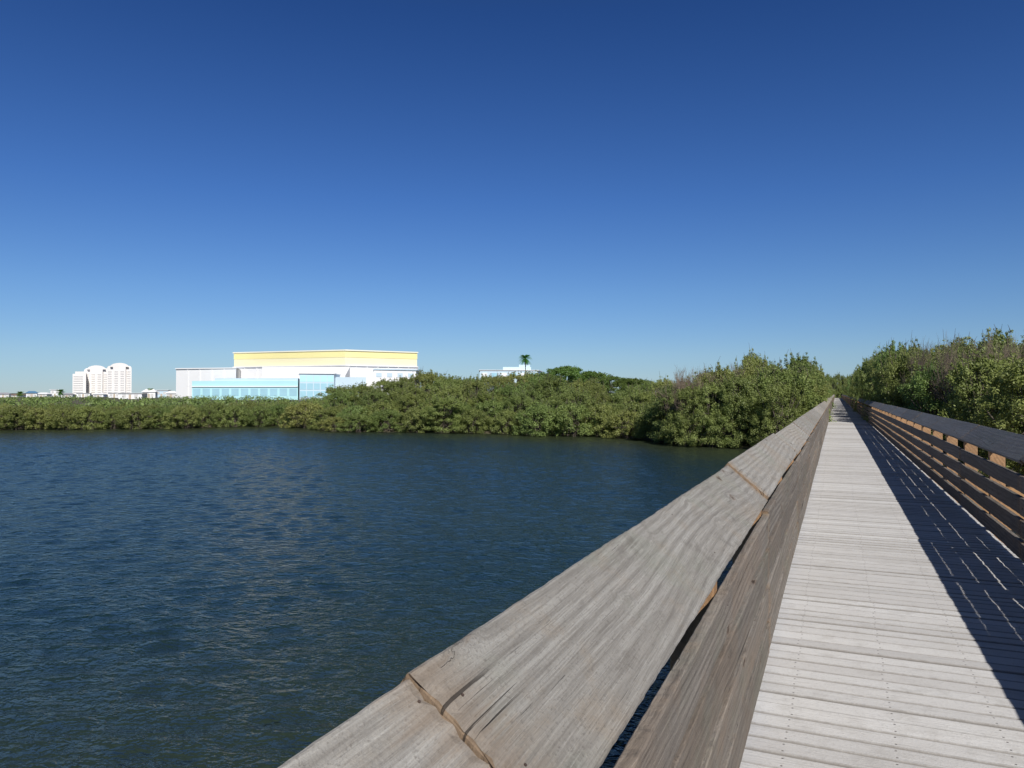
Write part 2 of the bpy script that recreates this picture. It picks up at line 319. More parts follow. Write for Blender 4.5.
# ---------------------------------------------------------------- railings
def board_mesh(name,L,W,TH_,seed,mats,stations=60,rough=0.002,nails=True,wane=0.003,jag=1.0):
    V=[];Fc=[];MI=[]
    bv=0.004
    hx=W/2; hz=TH_/2
    tops=[(-hx+bv+(W-2*bv)*i/16,hz) for i in range(17)]
    prof=tops+[(hx,hz-bv),(hx,-hz+bv),(hx-bv,-hz),(-hx+bv,-hz),(-hx,-hz+bv),(-hx,hz-bv)]
    kk=len(prof)
    for i in range(stations):
        y=-L/2+L*i/(stations-1)
        bow=noise.noise(Vector((y*0.25,seed*9.1,2)))*0.004
        cup=0.002*noise.noise(Vector((y*0.3,seed*5.1,7)))
        endw=1.0 if i in(0,stations-1) else 0
        for q,(x,z) in enumerate(prof):
            e=1 if abs(x)>hx*0.9 else 0.1
            nx=noise.noise(Vector((y*1.2,x*9,seed*3.3+z*20)))*wane*e+noise.noise(Vector((y*26,x*9,seed*3.3+z*20)))*wane*0.6*e
            nz=noise.noise(Vector((y*0.8,x*6+40,seed*2.3)))*rough
            ny=endw*jag*(noise.noise(Vector((x*30,seed*7.7,i)))*0.014+noise.noise(Vector((x*140,seed*7.7,i+9)))*0.010)
            V.append((x+nx+bow,y+ny,z+nz+cup*(x/hx)**2-endw*random.uniform(0,0.006)))
    for i in range(stations-1):
        for q in range(kk):
            r=(q+1)%kk; Fc.append((i*kk+q,(i+1)*kk+q,(i+1)*kk+r,i*kk+r)); MI.append(0)
    Fc.append(tuple(range(kk))); MI.append(1)
    Fc.append(tuple((stations-1)*kk+i for i in reversed(range(kk)))); MI.append(1)
    if nails:
        for yy in (-L/2+0.045,0,L/2-0.03):
            for xx in (-hx*0.62,hx*0.5):
                s=len(V); rr=0.0026; x0=xx+random.uniform(-.02,.02); y0=yy+random.uniform(-.01,.01)
                for a in range(8): V.append((x0+rr*math.cos(a*math.pi/4),y0+rr*math.sin(a*math.pi/4),hz+0.0015))
                for a in range(8): V.append((x0+rr*math.cos(a*math.pi/4),y0+rr*math.sin(a*math.pi/4),hz-0.006))
                Fc.append(tuple(s+a for a in range(8))); MI.append(2)
                for a in range(8): Fc.append((s+a,s+8+a,s+8+(a+1)%8,s+(a+1)%8)); MI.append(2)
    me=bpy.data.meshes.new(name); me.from_pydata(V,[],Fc)
    for m in mats: me.materials.append(m)
    me.polygons.foreach_set('material_index',MI)
    bm=bmesh.new(); bm.from_mesh(me); bmesh.ops.recalc_face_normals(bm,faces=bm.faces); bm.to_mesh(me); bm.free()
    return me
BL=3.66; GAP=0.008
RW_=0.157; RT_=0.045
capm=[board_mesh("cap_board",BL-GAP,0.31,0.040,i+1,[M_CAP,M_END,M_NAIL],stations=160,wane=0.004) for i in range(5)]
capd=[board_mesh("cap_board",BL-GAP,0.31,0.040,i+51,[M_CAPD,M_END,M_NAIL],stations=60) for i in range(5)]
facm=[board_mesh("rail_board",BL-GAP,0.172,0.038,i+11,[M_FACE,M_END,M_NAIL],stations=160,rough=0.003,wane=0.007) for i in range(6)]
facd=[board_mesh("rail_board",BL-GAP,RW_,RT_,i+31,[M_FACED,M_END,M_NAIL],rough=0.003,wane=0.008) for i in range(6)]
ang=math.atan2(0.20,0.235)
def railing(side):
    if side<0: xi=-0.37; sx=-1; lab="weathered grey timber railing with sloping cap, sunlit, beside lagoon"
    else: xi=1.58; sx=1; lab="timber railing with sloping cap and gapped boards, shaded, beside mangroves"
    root=empty("boardwalk_railing",(xi,0,DECK),lab,"railing","railings along the boardwalk")
    w=0.31; zi=2.36
    u=Vector((sx*math.cos(ang),0,math.sin(ang)))
    nn=Vector((-sx*math.sin(ang),0,math.cos(ang)))
    c=Vector((xi,0,zi))+u*(w/2)-nn*0.02
    ncap=72; y0=1.0-2*BL
    jr=random.Random(5 if side<0 else 9)
    for i in range(ncap):
        yc=y0+BL*(i+0.5)
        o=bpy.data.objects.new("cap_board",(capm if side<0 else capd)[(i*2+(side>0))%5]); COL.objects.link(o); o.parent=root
        dz=jr.uniform(-0.004,0.004); rz=jr.uniform(-0.0012,0.0012); ry=jr.uniform(-0.02,0.02)
        if i==2: dz=0.005; ry=0.006
        if i==1: dz=0.0; ry=-0.006
        if i==3: dz=0.018; ry=-0.012; rz=0.002
        o.location=(c.x-xi,yc,c.z-DECK+dz); o.rotation_euler=(jr.uniform(-.001,.001),-sx*ang+ry,rz)
    tops=[0.822,0.612,0.402,0.196] if side>0 else [0.870,0.670,0.455,0.240]
    hw=RW_/2 if side>0 else 0.086; ht=RT_/2 if side>0 else 0.019
    far=[]; fm=facm if side<0 else facd
    for i in range(ncap):
        for q,tp in enumerate(tops):
            yc=y0+BL*(i+0.5)
            zc=tp-hw+jr.uniform(-0.0025,0.0025)
            X=sx*ht
            tilt=jr.uniform(-0.0012,0.0012); yaw=jr.uniform(-0.0015,0.0015); ro=math.pi/2+jr.uniform(-0.02,0.02)
            if side<0 and q==0:
                if i==1: tilt=0.002; zc=0.852-0.086
                if i==2: tilt=0.007; zc=0.870-0.086
                if i==3: zc=0.890-0.086
            if side>0: ro=-ro
            if i*4+q<100:
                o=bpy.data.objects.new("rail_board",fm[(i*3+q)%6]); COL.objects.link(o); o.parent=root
                o.location=(X,yc,zc)
                o.rotation_euler=(Matrix.Rotation(tilt,3,'X')@Matrix.Rotation(yaw,3,'Z')@Matrix.Rotation(ro,3,'Y')).to_euler()
            else: far.append((X,yc,zc))
    V=[];Fc=[];MI=[];T=[]
    for (X,yc,zc) in far: addbox(V,Fc,MI,T,X-ht,X+ht,yc-BL/2+0.004,yc+BL/2-0.004,zc-hw,zc+hw,0)
    o=mesh_obj("rail_board",V,Fc,M_FACE if side<0 else M_FACED,parent=root); o["kind"]="stuff"
    def postverts(yc):
        xi_=2*ht+0.006; xa=sx*xi_; xb=sx*0.205
        V=[]
        for yy in (yc-0.045,yc+0.045):
            for X,zt in ((xa,0.96-0.058+xi_*0.851),(xb,0.96-0.058+0.205*0.851)):
                V.append((X,yy,-2.1)); V.append((X,yy,zt))
        return V
    pf=[(0,1,3,2),(4,6,7,5),(0,4,5,1),(2,3,7,6),(1,5,7,3),(0,2,6,4)]
    pv=postverts(0); pm=None; V=[];Fc=[]
    for i,py in enumerate(POST_Y):
        if i<100:
            if pm is None:
                o=mesh_obj("post",pv,pf,M_POST,parent=root,loc=(0,py,0)); pm=o.data
                bm=bmesh.new(); bm.from_mesh(pm); bmesh.ops.recalc_face_normals(bm,faces=bm.faces); bmesh.ops.bevel(bm,geom=bm.edges[:],offset=0.004,segments=1,affect='EDGES'); bm.to_mesh(pm); bm.free()
            else:
                o=bpy.data.objects.new("post",pm); COL.objects.link(o); o.parent=root; o.location=(0,py,0)
        else:
            s=len(V); V+=[(a,b+py,c_) for a,b,c_ in pv]; Fc+=[tuple(s+t_ for t_ in f) for f in pf]
    o=mesh_obj("post",V,Fc,M_POST,parent=root); o["kind"]="stuff"
railing(-1); railing(1)
# ---------------------------------------------------------------- vegetation meshes
def add_tube(V,Fc,pts,rad,sides=6):
    s=len(V)
    for i,p in enumerate(pts):
        d=(pts[min(i+1,len(pts)-1)]-pts[max(i-1,0)]).normalized(); a=d.orthogonal().normalized(); b=d.cross(a)
        for q in range(sides):
            t=2*math.pi*q/sides; V.append(tuple(p+(a*math.cos(t)+b*math.sin(t))*rad[i]))
    for i in range(len(pts)-1):
        for q in range(sides):
            r=(q+1)%sides; Fc.append((s+i*sides+q,s+i*sides+r,s+(i+1)*sides+r,s+(i+1)*sides+q))
def leaf_mesh(name,centers,crad,nl,size,mat,flat=0.8):
    nC=len(centers); C=np.array(centers); R=np.array(crad)
    wts=R**2/np.sum(R**2); idx=rng.choice(nC,nl,p=wts)
    d=rng.normal(size=(nl,3)); d/=np.linalg.norm(d,axis=1)[:,None]; d[:,2]=d[:,2]*flat
    rr=R[idx]*(rng.random(nl)**0.45)*(1+0.25*rng.normal(size=nl)*0.7)
    pos=C[idx]+d*rr[:,None]
    pos[:,2]=np.maximum(pos[:,2],0.02)
    nrm=rng.normal(size=(nl,3))*0.55+d*0.9+np.array([0,0,0.6]); nrm/=np.linalg.norm(nrm,axis=1)[:,None]
    t=np.cross(nrm,rng.normal(size=(nl,3))); t/=np.linalg.norm(t,axis=1)[:,None]; b=np.cross(nrm,t)
    s=size*(0.6+0.8*rng.random(nl))[:,None]
    v=np.stack([pos-t*s,pos+b*s*0.5,pos+t*s,pos-b*s*0.5],axis=1).reshape(-1,3)
    me=bpy.data.meshes.new(name); me.vertices.add(nl*4); me.vertices.foreach_set('co',v.ravel())
    me.loops.add(nl*4); me.loops.foreach_set('vertex_index',np.arange(nl*4)); me.polygons.add(nl)
    me.polygons.foreach_set('loop_start',np.arange(nl)*4); me.polygons.foreach_set('loop_total',np.full(nl,4)); me.update(calc_edges=True)
    ct=rng.random(nC)
    tint=np.clip(ct[idx]*0.55+rng.random(nl)*0.45,0,1)
    a=me.attributes.new("tint",'FLOAT','POINT'); a.data.foreach_set('value',np.repeat(tint,4)); me.materials.append(mat); return me
def bush(seed,R=2.0,H=4.5,low=0.15,nc=150,nl=17000,size=0.055,mat=None,rag=0.8):
    r=random.Random(seed); cs=[];rd=[]
    for i in range(nc):
        th=r.uniform(0,2*math.pi); u=r.random()
        z=low+ (H-low-0.7)*u; rad=R*(1-((u-0.28)/0.76)**2)**0.5*(r.uniform(0.5,1.02)) if abs((u-0.28)/0.76)<1 else R*0.2
        k=1+0.40*noise.noise(Vector((th*1.3,seed,z*0.6)))
        cs.append((rad*k*math.cos(th),rad*k*math.sin(th),z)); rd.append(r.uniform(0.14,0.42)*R/2.0)
    sh_=[]
    for i in range(34):
        th=r.uniform(0,6.28); q=r.uniform(0,0.95)*R; top=(H-0.75-0.9*(q/R)**2)
        hgt=r.uniform(0.15,rag)
        for s_ in range(3):
            cs.append((q*math.cos(th)+r.uniform(-.08,.08),q*math.sin(th)+r.uniform(-.08,.08),top+hgt*(s_+0.5)/3)); rd.append((0.22-0.055*s_)*R/2)
        sh_.append((q*math.cos(th),q*math.sin(th),top+hgt))
    cm=leaf_mesh("crown",cs,rd,nl,size,mat)
    V=[];Fc=[]
    for i in range(7):
        th=r.uniform(0,6.28); c=cs[r.randrange(nc)]; a=Vector((0.25*math.cos(th),0.25*math.sin(th),-0.3)); e=Vector(c)
        m=a.lerp(e,0.5)+Vector((r.uniform(-.3,.3),r.uniform(-.3,.3),0.2)); r0=r.uniform(0.04,0.075)*H/4.5
        add_tube(V,Fc,[a,a.lerp(m,0.5)+Vector((0,0,.1)),m,m.lerp(e,.6),e],[r0,r0*.8,r0*.6,r0*.4,r0*.2])
        for q in range(3):
            e2=Vector(cs[r.randrange(nc)]); mm=m.lerp(e2,0.5)+Vector((0,0,.1)); add_tube(V,Fc,[m,mm,e2],[r0*.45,r0*.3,r0*.12],5)
    for (a_,b_,c_) in sh_[::2]:
        add_tube(V,Fc,[Vector((a_*.5,b_*.5,H*.45)),Vector((a_,b_,c_-0.1)),Vector((a_+r.uniform(-.2,.2),b_+r.uniform(-.2,.2),c_+r.uniform(0,.35)))],[.03,.014,.006],4)
    for i in range(12):
        th=r.uniform(0,6.28); rr=r.uniform(0.4,0.75)*R*0.8
        a=Vector((0.2*math.cos(th),0.2*math.sin(th),r.uniform(0.7,1.2))); e=Vector((rr*math.cos(th),rr*math.sin(th),-0.5))
        add_tube(V,Fc,[a,a.lerp(e,.45)+Vector((0,0,.35)),e],[.025,.02,.014],5)
    tm=bpy.data.meshes.new("trunk"); tm.from_pydata(V,[],Fc); tm.materials.append(M_BARK)
    return cm,tm,H,R
def twiggy(seed,R=2.0,H=4.5):
    r=random.Random(seed); V=[];Fc=[];V2=[];F2=[]
    def grow(p,d,L,rad,lv):
        e=p+d*L; m=p.lerp(e,.5)+Vector((r.uniform(-.1,.1),r.uniform(-.1,.1),r.uniform(-.05,.1)))*L
        add_tube(V if lv<2 else V2,Fc if lv<2 else F2,[p,m,e],[rad,rad*.8,rad*.55],5 if lv<2 else 3)
        if lv<5:
            for i in range(4):
                dd=(d+Vector((r.uniform(-1,1),r.uniform(-1,1),r.uniform(-.35,.9)))*0.75).normalized()
                grow(p.lerp(e,r.uniform(.45,1)),dd,L*r.uniform(.55,.8),rad*.55,lv+1)
    for i in range(4):
        th=r.uniform(0,6.28); grow(Vector((.2*math.cos(th),.2*math.sin(th),-.2)),Vector((.45*math.cos(th),.45*math.sin(th),1)).normalized(),H*.33,.06,0)
    zmax=max(v[2] for v in V2)
    k=H/zmax
    V=[(a*k,b*k,c*k) for a,b,c in V]; V2=[(a*k,b*k,c*k) for a,b,c in V2]
    tm=bpy.data.meshes.new("trunk"); tm.from_pydata(V,[],Fc); tm.materials.append(M_BARK)
    cm=bpy.data.meshes.new("crown"); cm.from_pydata(V2,[],F2); cm.materials.append(M_TWIG)
    return cm,tm,H,R
BUSH=[bush(100+i,R=2.0+0.15*(i%3),mat=M_LEAF,nl=27000,size=0.051,rag=0.9) for i in range(6)]
LOWB=[bush(200+i,R=1.9,H=2.6,low=0.05,nc=100,nl=16000,size=0.052,mat=M_LEAF,rag=0.5) for i in range(4)]
TREE=[bush(300+i,R=3.2,H=6.2,low=1.5,nc=120,nl=18000,size=0.09,mat=M_LEAF2,rag=0.45) for i in range(2)]
TWIG=[twiggy(400+i) for i in range(2)]
LAB={'b':("mangrove_tree","dense olive green mangrove with prop roots on the shore","mangrove","mangroves along the shore"),
 'l':("mangrove_shrub","low rounded green mangrove shrub at the water edge","mangrove shrub","low mangrove shrubs along the shore"),
 't':("shade_tree","broad rounded dark green tree above the mangroves","tree","spreading trees behind the mangroves"),
 'w':("bare_shrub","leafless grey-brown twiggy shrub among green mangroves","bare shrub","bare twiggy shrubs among the mangroves")}
VAR={'b':BUSH,'l':LOWB,'t':TREE,'w':TWIG}
cnt=0
def tree(x,y,H,kind='b',wid=None,gz=0.05):
    global cnt
    v=random.choice(VAR[kind]); nm,lb,ct,gp=LAB[kind]
    s=H/v[2]; sw=(wid/v[3]) if wid else max(s,0.75)*random.uniform(0.85,1.15)
    rad=v[3]*sw*0.88
    if y<262:
        if -0.75-rad<x<0.6: x=-0.75-rad
        elif 0.6<=x<1.95+rad: x=1.95+rad
    e=empty(nm,(x,y,gz),lb,ct,gp); cnt+=1
    e.rotation_euler=(0,0,random.uniform(0,6.28)); e.scale=(sw,sw,s)
    for n_,m in (("trunk",v[1]),("crown",v[0])):
        o=bpy.data.objects.new(n_,m); COL.objects.link(o); o.parent=e
prof=[(-700,399),(0,400),(100,401),(190,399),(300,396),(325,391),(345,386),(380,383),(410,377),(432,374),(450,377),(480,379),(510,378),(540,376),(600,379),(625,383),(650,380),(680,374),(710,368),(740,363),(770,359),(800,358),(828,361)]
def ptop(px): return float(np.interp(px,[a for a,_ in prof],[b for _,b in prof]))
def sdepth(px): return float(np.interp(px,[a for a,_ in shore_px],[b for _,b in shore_px]))
for row in range(4):
    px=-330+row*11 if row<2 else -60
    while px<822:
        d=sdepth(px)+0.7+row*2.6+random.uniform(-0.9,0.9)
        low=px<315
        if low: yt=ptop(px)+3-row*1.0+random.uniform(-2.0,2.5); kd='l'
        else:
            yt=ptop(px)+ (3-row)*(7.0 if px<640 else 6.0)+(random.uniform(-4,6) if px<640 else random.uniform(-5,7)); kd='b'
        x,y=P(px,d); H=max(1.3,Zy(yt,d)-0.05)
        if H<2.9: kd='l'
        tree(x,y,H,kd,None if kd=='l' else random.uniform(1.4,2.3))
        px+= (2.1 if kd=='l' else 2.4)*F/d*random.uniform(0.8,1.2)*(1.0 if row<2 else 1.25)
for px,yt,d,kd,wd in [(340,384,78,'b',2.4),(362,382,84,'b',2.6),(385,378,150,'b',4),(405,375,160,'b',4),(425,368,92,'b',2.2),(436,372,95,'b',2.4),(452,375,90,'b',3),(400,377,88,'b',2.5),(470,376,96,'b',3),(486,373,120,'b',3),(500,373,92,'b',2.6),(515,371,98,'b',3),(530,369,110,'b',2.6),
    (546,371,100,'t',3.6),(566,363,104,'t',4.4),(590,369,108,'t',4.2),(612,374,100,'t',4.0),(632,376,98,'t',3.5),(540,373,88,'b',3),(580,378,82,'b',3),(650,379,80,'b',2.6)]:
    x,y=P(px,d); tree(x,y,Zy(yt,d)-0.3,kd,wd,0.3)
for px,yt,d in [(690,362,44.5),(708,359,44.0),(724,357,44.5),(699,366,43.0),(972,325,32),(938,331,36),(1000,324,30)]:
    x,y=P(px,d); tree(x,y,Zy(yt,d)-0.15,'w',1.4)
for px,yt,d in [(712,377,41.4),(735,369,41.0),(672,381,44.5),(690,381,42.2)]:
    x,y=P(px,d); tree(x,y,Zy(yt,d)-0.15,'b',1.5)
yy=44.0
while yy<262:
    for sx in (-1,1):
        x=-2.7 if sx<0 else 4.2
        H=random.uniform(5.0,6.2) if yy<70 else random.uniform(5.6,7.0)
        if sx<0: H=random.uniform(4.2,4.9) if yy<62 else random.uniform(5.0,6.2)
        if sx>0: x=3.2
        tree(x,yy+random.uniform(-1,1),H,'b',random.uniform(1.4,2.0) if sx>0 else random.uniform(1.5,2.2),0.2)
        if yy<110: tree(x+sx*3.6,yy+random.uniform(-1,1),H*random.uniform(0.92,1.08),'b',random.uniform(1.7,2.4),0.2)
    yy+=3.2+max(0,(yy-60))*0.05
for i in range(9):
    tree(-6+i*1.7,266+random.uniform(0,10),random.uniform(8,10.5),'b',2.6,0.2)
rp=[(850,366),(870,354),(900,343),(940,335),(980,330),(1024,326),(1200,316)]
for row in range(4):
    px=862+row*6
    while px<1150:
        d=float(np.interp(px,[850,1024,1150],[43,24,19]))+row*2.8+random.uniform(-.7,.7)
        yt=float(np.interp(px,[a for a,_ in rp],[b for _,b in rp]))+(3-row)*6+random.uniform(-5,6)
        x,y=P(px,d); tree(x,y,Zy(yt,d)-0.15,'b',random.uniform(1.5,2.2))
        px+=2.3*F/d*random.uniform(0.85,1.15)
print("TREES",cnt)
cs=[];rd=[]
for i in range(1500):
    px=random.uniform(-500,860); base=sdepth(px)+9; d=base+ (random.random()**1.6)*170
    x,y=P(px,d)
    if abs(x-0.6)<6: continue
    cs.append((x,y,random.uniform(0.4,1.0)+0.004*min(d,150))); rd.append(random.uniform(1.0,1.7))
cm=leaf_mesh("coastal_scrub",cs,rd,110000,0.20,M_LEAF,flat=0.6)
o=bpy.data.objects.new("coastal_scrub",cm); COL.objects.link(o); o["kind"]="stuff"; o["label"]="low green coastal scrub covering the flat land"; o["category"]="scrub"
# ---------------------------------------------------------------- palm
def palm(px,ytop,d,crown,gz=0.5,seed=1):
    r=random.Random(seed); x,y=P(px,d); H=Zy(ytop,d)-gz
    e=empty("palm_tree",(x,y,gz),"slender palm with a round green head of fronds","palm tree","palms near the buildings")
    hb=H-crown*0.55
    V=[];Fc=[]; add_tube(V,Fc,[Vector((0,0,-.3)),Vector((.1,0,hb*.35)),Vector((.15,.05,hb*.7)),Vector((.1,.1,hb))],[.24,.19,.16,.15],8)
    mesh_obj("trunk",V,Fc,M_TWIG,parent=e)
    V=[];Fc=[]
    for i in range(60):
        th=r.uniform(0,6.28); up=r.uniform(-1.3,1.3); L=crown*r.uniform(.8,1.0); p=Vector((.1,.1,hb)); d_=Vector((math.cos(th),math.sin(th),up)).normalized()
        side=Vector((-math.sin(th),math.cos(th),0))
        for q in range(8):
            t=q/7; c=p+d_*L*t+Vector((0,0,-L*0.35*t*t))
            for s_ in (-1,1):
                s=len(V); wl=crown*.32*(1-abs(t-.45)*1.3)
                V+= [tuple(c),tuple(c+d_*.12*crown),tuple(c+d_*.13*crown+side*s_*wl+Vector((0,0,-wl*.3)))]; Fc.append((s,s+1,s+2))
    mesh_obj("crown",V,Fc,M_PALM,parent=e)
    o=e.children[1]; a=o.data.attributes.new("tint",'FLOAT','POINT'); a.data.foreach_set('value',[r.random() for _ in o.data.vertices])
palm(525,354,250,2.4,seed=3)
palm(60,389,380,2.4,seed=4); palm(150,388,360,2.2,seed=5); palm(20,391,420,2.4,seed=6)
# ---------------------------------------------------------------- buildings
def prism(name,pts,z0,z1,mat,root,ztops=None):
    ox,oy,oz=root.location; n=len(pts)
    V=[(p[0]-ox,p[1]-oy,z0-oz) for p in pts]+[(p[0]-ox,p[1]-oy,(ztops[i] if ztops else z1)-oz) for i,p in enumerate(pts)]
    Fc=[tuple(range(n))[::-1],tuple(range(n,2*n))]+[(i,(i+1)%n,n+(i+1)%n,n+i) for i in range(n)]
    o=mesh_obj(name,V,Fc,mat,parent=root)
    bm=bmesh.new(); bm.from_mesh(o.data); bmesh.ops.recalc_face_normals(bm,faces=bm.faces); bm.to_mesh(o.data); bm.free()
    return o
def grow(pts,k):
    c=(sum(p[0] for p in pts)/len(pts),sum(p[1] for p in pts)/len(pts)); r=[]
    for p in pts:
        v=Vector((p[0]-c[0],p[1]-c[1])); r.append((p[0]+v.normalized().x*k,p[1]+v.normalized().y*k))
    return r
def wallpanel(name,a,b,z0,z1,t,mat,root,off=0.05):
    ax,ay=a; bx,by=b; d=Vector((bx-ax,by-ay)).normalized(); nr=Vector((d.y,-d.x))
    if nr.dot(Vector((-(ax+bx)/2,-(ay+by)/2)))<0: nr=-nr
    pts=[(ax+nr.x*off,ay+nr.y*off),(bx+nr.x*off,by+nr.y*off),(bx+nr.x*(off+t),by+nr.y*(off+t)),(ax+nr.x*(off+t),ay+nr.y*(off+t))]
    return prism(name,pts,z0,z1,mat,root)
def lerp2(a,b,t): return (a[0]+(b[0]-a[0])*t,a[1]+(b[1]-a[1])*t)
c0=P(300,300)
hall=empty("convention_hall",(c0[0],c0[1],0.5),"large white hall with pale yellow upper storey and turquoise entrance wing","building")
A=P(233,320);B=P(345,300);C=P(418,318);D_=P(330,400)
zb=14.4; zt=20.2; zy=17.6
prism("wall",[A,B,C,D_],0.5,zb,M_WHITE,hall)
up=[P(234,321),P(345,301),P(417,319),P(330,398)]
prism("upper_storey",up,zb+0.003,zy,M_CREAM,hall)
prism("yellow_band",grow(up,0.15),zy+0.003,zt,M_YEL,hall)
prism("roof",grow(up,0.6),zt+0.003,zt+0.5,M_CREAM2,hall)
wallpanel("ledge",A,B,zb-0.5,zb-0.1,0.4,M_GREYW,hall); wallpanel("ledge",B,C,zb-0.5,zb-0.1,0.4,M_GREYW,hall)
for i in range(1,9):
    q=lerp2(A,B,i/9); q2=lerp2(A,B,i/9+0.006); wallpanel("pilaster",q,q2,1,zb-0.6,0.35,M_WHITE,hall)
for i in range(1,7):
    q=lerp2(B,C,i/7); q2=lerp2(B,C,i/7+0.008); wallpanel("pilaster",q,q2,1,zb-0.6,0.35,M_WHITE,hall)
LW=[P(176,297),P(236,289),P(242,330),P(182,335)]
prism("side_wing",LW,0.5,Zy(369,295),M_WHITE,hall); prism("wing_roof",grow(LW,0.5),Zy(369,295)+.003,Zy(368,295),M_WHITE,hall)
for i in range(1,5):
    q=lerp2(LW[0],LW[1],i/5); q2=lerp2(LW[0],LW[1],i/5+.008); wallpanel("pilaster",q,q2,1,Zy(369.5,295),0.2,M_WHITE,hall)
MW=[P(262,284),P(345,284),P(350,297),P(262,299)]
prism("middle_wing",MW,0.5,0,M_WHITE,hall,ztops=[Zy(376,284),Zy(376,284),Zy(367,300),Zy(367,300)])
T1=[P(192,268),P(298,265),P(300,282),P(196,284)]
prism("entrance_wing",T1,0.5,Zy(381,268),M_AQUA,hall)
prism("entrance_parapet",[P(215,268.3),P(298,265.8),P(299.5,281),P(216,283)],Zy(381,268)+.01,Zy(378.2,268),M_LBLUE,hall)
for i in range(11):
    q=lerp2(T1[0],T1[1],(i+0.12)/11); q2=lerp2(T1[0],T1[1],(i+0.88)/11); wallpanel("window",q,q2,2.0,Zy(388.5,266),0.05,M_GLASS,hall,0.02)
wallpanel("fascia",T1[0],T1[1],Zy(387,266),Zy(386.1,266),0.3,M_WHITE,hall)
T2=[P(299.5,258),P(334,262),P(340,280),P(299.5,280)]
prism("glass_hall",T2,0.5,Zy(373.8,260),M_LBLUE,hall); prism("hall_roof",grow(T2,0.5),Zy(373.8,260)+.003,Zy(373.2,260),M_WHITE,hall)
for r_ in range(3):
    for i in range(5):
        q=lerp2(T2[0],T2[1],(i+0.06)/5); q2=lerp2(T2[0],T2[1],(i+0.94)/5); z=1.5+r_*2.7; wallpanel("window",q,q2,z,z+2.2,0.05,M_GLASS if r_<2 else M_AQUA,hall,0.02)
T3=[P(334.3,266),P(366,270),P(366,284),P(342,284)]
prism("link_block",T3,0.5,Zy(377,266),M_LBLUE,hall)
RW=[P(374,272),P(416,280),P(420,298),P(374,298)]
prism("side_wing",RW,0.5,Zy(370,275),M_WHITE,hall); prism("wing_roof",grow(RW,.5),Zy(370,275)+.003,Zy(368.8,275),M_LBLUE,hall)
for i in range(4):
    q=lerp2(RW[0],RW[1],(i+0.2)/4); q2=lerp2(RW[0],RW[1],(i+0.7)/4); wallpanel("window",q,q2,Zy(377,275),Zy(373,275),0.08,M_LBLUE,hall)
c0=P(510,270); b2=empty("low_building",(c0[0],c0[1],0.5),"low pale blue and white flat-roofed building behind the mangroves","building")
X1=[P(480,264),P(538,266),P(542,285),P(480,285)]
prism("wall",X1,0.5,Zy(370.5,266),M_LBLUE,b2); prism("roof",grow(X1,0.5),Zy(370.5,266)+.003,Zy(370,266),M_WHITE,b2)
X2=[P(503,270),P(531,270),P(531,280),P(503,280)]; prism("upper_block",X2,Zy(369.9,266)+0.01,Zy(367.2,272),M_LBLUE,b2)
X3=[P(519,270.3),P(530,270.3),P(530,279),P(519,279)]; prism("stair_tower",X3,Zy(367.2,272)+.01,Zy(364.8,272),M_LBLUE,b2)
for i in range(6):
    q=lerp2(X1[0],X1[1],(i+0.2)/6); q2=lerp2(X1[0],X1[1],(i+0.75)/6); wallpanel("window",q,q2,Zy(377,266),Zy(373,266),0.08,M_GLASS if i%2 else M_WHITE,b2)
def tower(px0,px1,ytop,d):
    c0=P((px0+px1)/2,d+8); e=empty("apartment_tower",(c0[0],c0[1],0.6),"tall off-white apartment tower with rounded roof and rows of balconies","apartment tower","apartment towers on the skyline")
    W=px1-px0; m=(px0+px1)/2
    a,b,c_,dd=P(px0,d),P(px1,d),P(px1,d+25),P(px0,d+25); z1=Zy(ytop+5.4,d); z2=Zy(ytop+4.0,d)
    prism("wall",[a,b,c_,dd],0.6,z1,M_CONDO,e)
    cb=[P(px0+W*.24,d-4),P(px1-W*.24,d-4),P(px1-W*.24,d-.05),P(px0+W*.24,d-.05)]
    prism("centre_bay",cb,0.6,z2,M_CONDO,e)
    prism("penthouse",[P(px0+W*.18,d+.05),P(px1-W*.18,d+.05),P(px1-W*.18,d+20),P(px0+W*.18,d+20)],z1+.01,z2,M_CONDO,e)
    ox,oy,oz=e.location; k=15
    for nm,cxm,hw,zz,hh in (("roof",m,W*.38,z2+.01,4.0),("corner_roof",px0+W*.12,W*.12,z1+.01,2.6),("corner_roof",px1-W*.12,W*.12,z1+.01,2.6)):
        V=[]
        for dep in ((d-4 if nm=="roof" else d),d+19):
            for i in range(k):
                t=i/(k-1); p=P(cxm-hw*math.cos(t*math.pi),dep); V.append((p[0]-ox,p[1]-oy,zz-oz+math.sin(t*math.pi)*hh*d/F))
        Fc=[tuple(range(k)),tuple(range(k,2*k))[::-1]]+[(i,(i+1)%k,k+(i+1)%k,k+i) for i in range(k)]
        mesh_obj(nm,V,Fc,M_CONDO,parent=e)
    fl=int((z1-4)/3.3)
    for f in range(min(fl,14)):
        z=3.4+f*3.3
        for (s0,s1) in ((0.04,0.19),(0.81,0.96)):
            wallpanel("window",P(px0+W*s0,d),P(px0+W*s1,d),z,z+1.3,0.2,M_DGLASS,e,0.1)
        wallpanel("window",lerp2(cb[0],cb[1],.12),lerp2(cb[0],cb[1],.40),z,z+1.3,0.2,M_DGLASS,e,0.1)
        wallpanel("window",lerp2(cb[0],cb[1],.60),lerp2(cb[0],cb[1],.88),z,z+1.3,0.2,M_DGLASS,e,0.1)
tower(84,108.5,365.5,1110); tower(107,131.5,363,1070)
c0=P(80,1130); e=empty("apartment_block",(c0[0],c0[1],0.6),"lower off-white stepped block beside the apartment towers","building")
prism("wall",[P(72.5,1090),P(86,1090),P(86,1108),P(72.5,1108)],0.6,Zy(373.8,1090),M_CONDO,e)
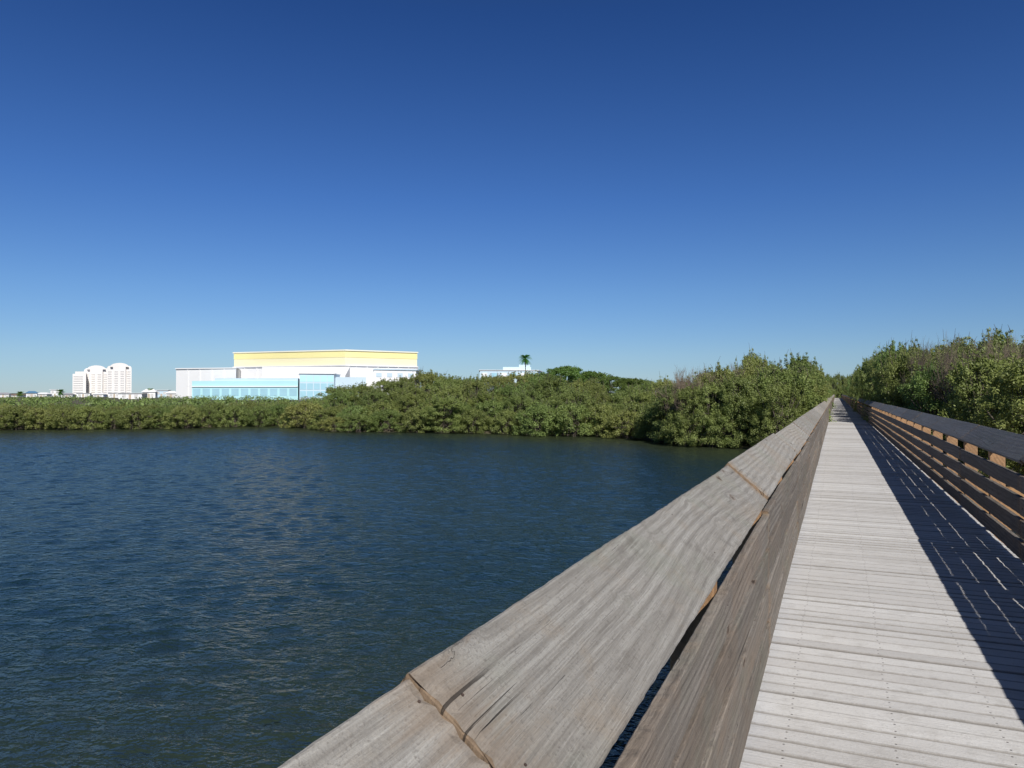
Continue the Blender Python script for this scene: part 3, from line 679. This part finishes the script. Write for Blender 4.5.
prism("roof",[P(75,1090),P(86,1090),P(86,1108),P(75,1108)],Zy(373.8,1090)+.01,Zy(371.5,1090),M_CONDO,e)
for f in range(8):
    wallpanel("window",P(73.5,1090),P(83,1090),3.4+f*3.3,4.7+f*3.3,.2,M_DGLASS,e,.1)
def house(px,d,wpx,ytop,mw,mr,seed,flat=False,lab=""):
    r=random.Random(seed); x,y=P(px,d); W=wpx*d/F; Dp=W*0.7; H=Zy(ytop,d)-0.5; e=empty("coastal_house",(x,y,0.5),lab,"house","houses beyond the lagoon")
    e.rotation_euler=(0,0,TH+r.uniform(-0.2,0.5)); hw=W/2; hd=Dp/2; wh=H*(0.95 if flat else 0.68)
    def bx(n_,x0,x1,y0,y1,z0,z1,m): 
        V=[];Fc=[];MI=[];T=[]; addbox(V,Fc,MI,T,x0,x1,y0,y1,z0,z1,0); return mesh_obj(n_,V,Fc,m,parent=e)
    bx("wall",-hw,hw,-hd,hd,0,wh,mw)
    o_=0.5
    if flat: bx("roof",-hw-o_,hw+o_,-hd-o_,hd+o_,wh+.005,H,mr)
    else:
        V=[(-hw-o_,-hd-o_,wh+.005),(hw+o_,-hd-o_,wh+.005),(hw+o_,hd+o_,wh+.005),(-hw-o_,hd+o_,wh+.005),(-hw*.6,0,H),(hw*.6,0,H)]
        mesh_obj("roof",V,[(3,2,1,0),(0,1,5,4),(1,2,5),(2,3,4,5),(3,0,4)],mr,parent=e)
    k=max(2,int(W/4))
    for i in range(k):
        xc=-hw+W*(i+.5)/k; bx("window",xc-.7,xc+.7,-hd-.06,-hd-.003,wh-2.2 if wh>3 else wh*.3,wh-.8 if wh>3 else wh*.8,M_DGLASS)
    bx("door",-.5,.5,-hd-.1,-hd-.062,0,min(2.1,wh*.8),M_TAN)
specs=[(4,420,10,392.5,M_WHITE,M_ROOFG,False),(18,460,12,394,M_WHITE,M_ROOFR,False),(32,400,9,391,M_WHITE,M_ROOFB,False),(44,430,11,392.5,M_WHITE,M_WHITE,False),(57,470,9,389.5,M_WHITE,M_WHITE,True),(68,400,10,393,M_WHITE,M_ROOFG,False),
 (84,420,12,393,M_WHITE,M_WHITE,True),(100,450,10,393,M_WHITE,M_WHITE,False),(117,380,13,392.5,M_WHITE,M_WHITE,True),(133,300,22,393,M_WHITE,M_WHITE,True),(150,360,12,389,M_WHITE,M_WHITE,False),(163,400,12,390,M_LBLUE,M_WHITE,True),(172,340,9,391,M_WHITE,M_WHITE,False),(-30,420,14,392,M_WHITE,M_ROOFG,False),(-70,450,12,392,M_TAN,M_ROOFR,False)]
for i,(px,d,wp,yt,mw,mr,fl) in enumerate(specs):
    house(px,d,wp,yt,mw,mr,i,fl,"white flat-roofed low house near the shore" if fl else "small coastal house with a pitched roof")
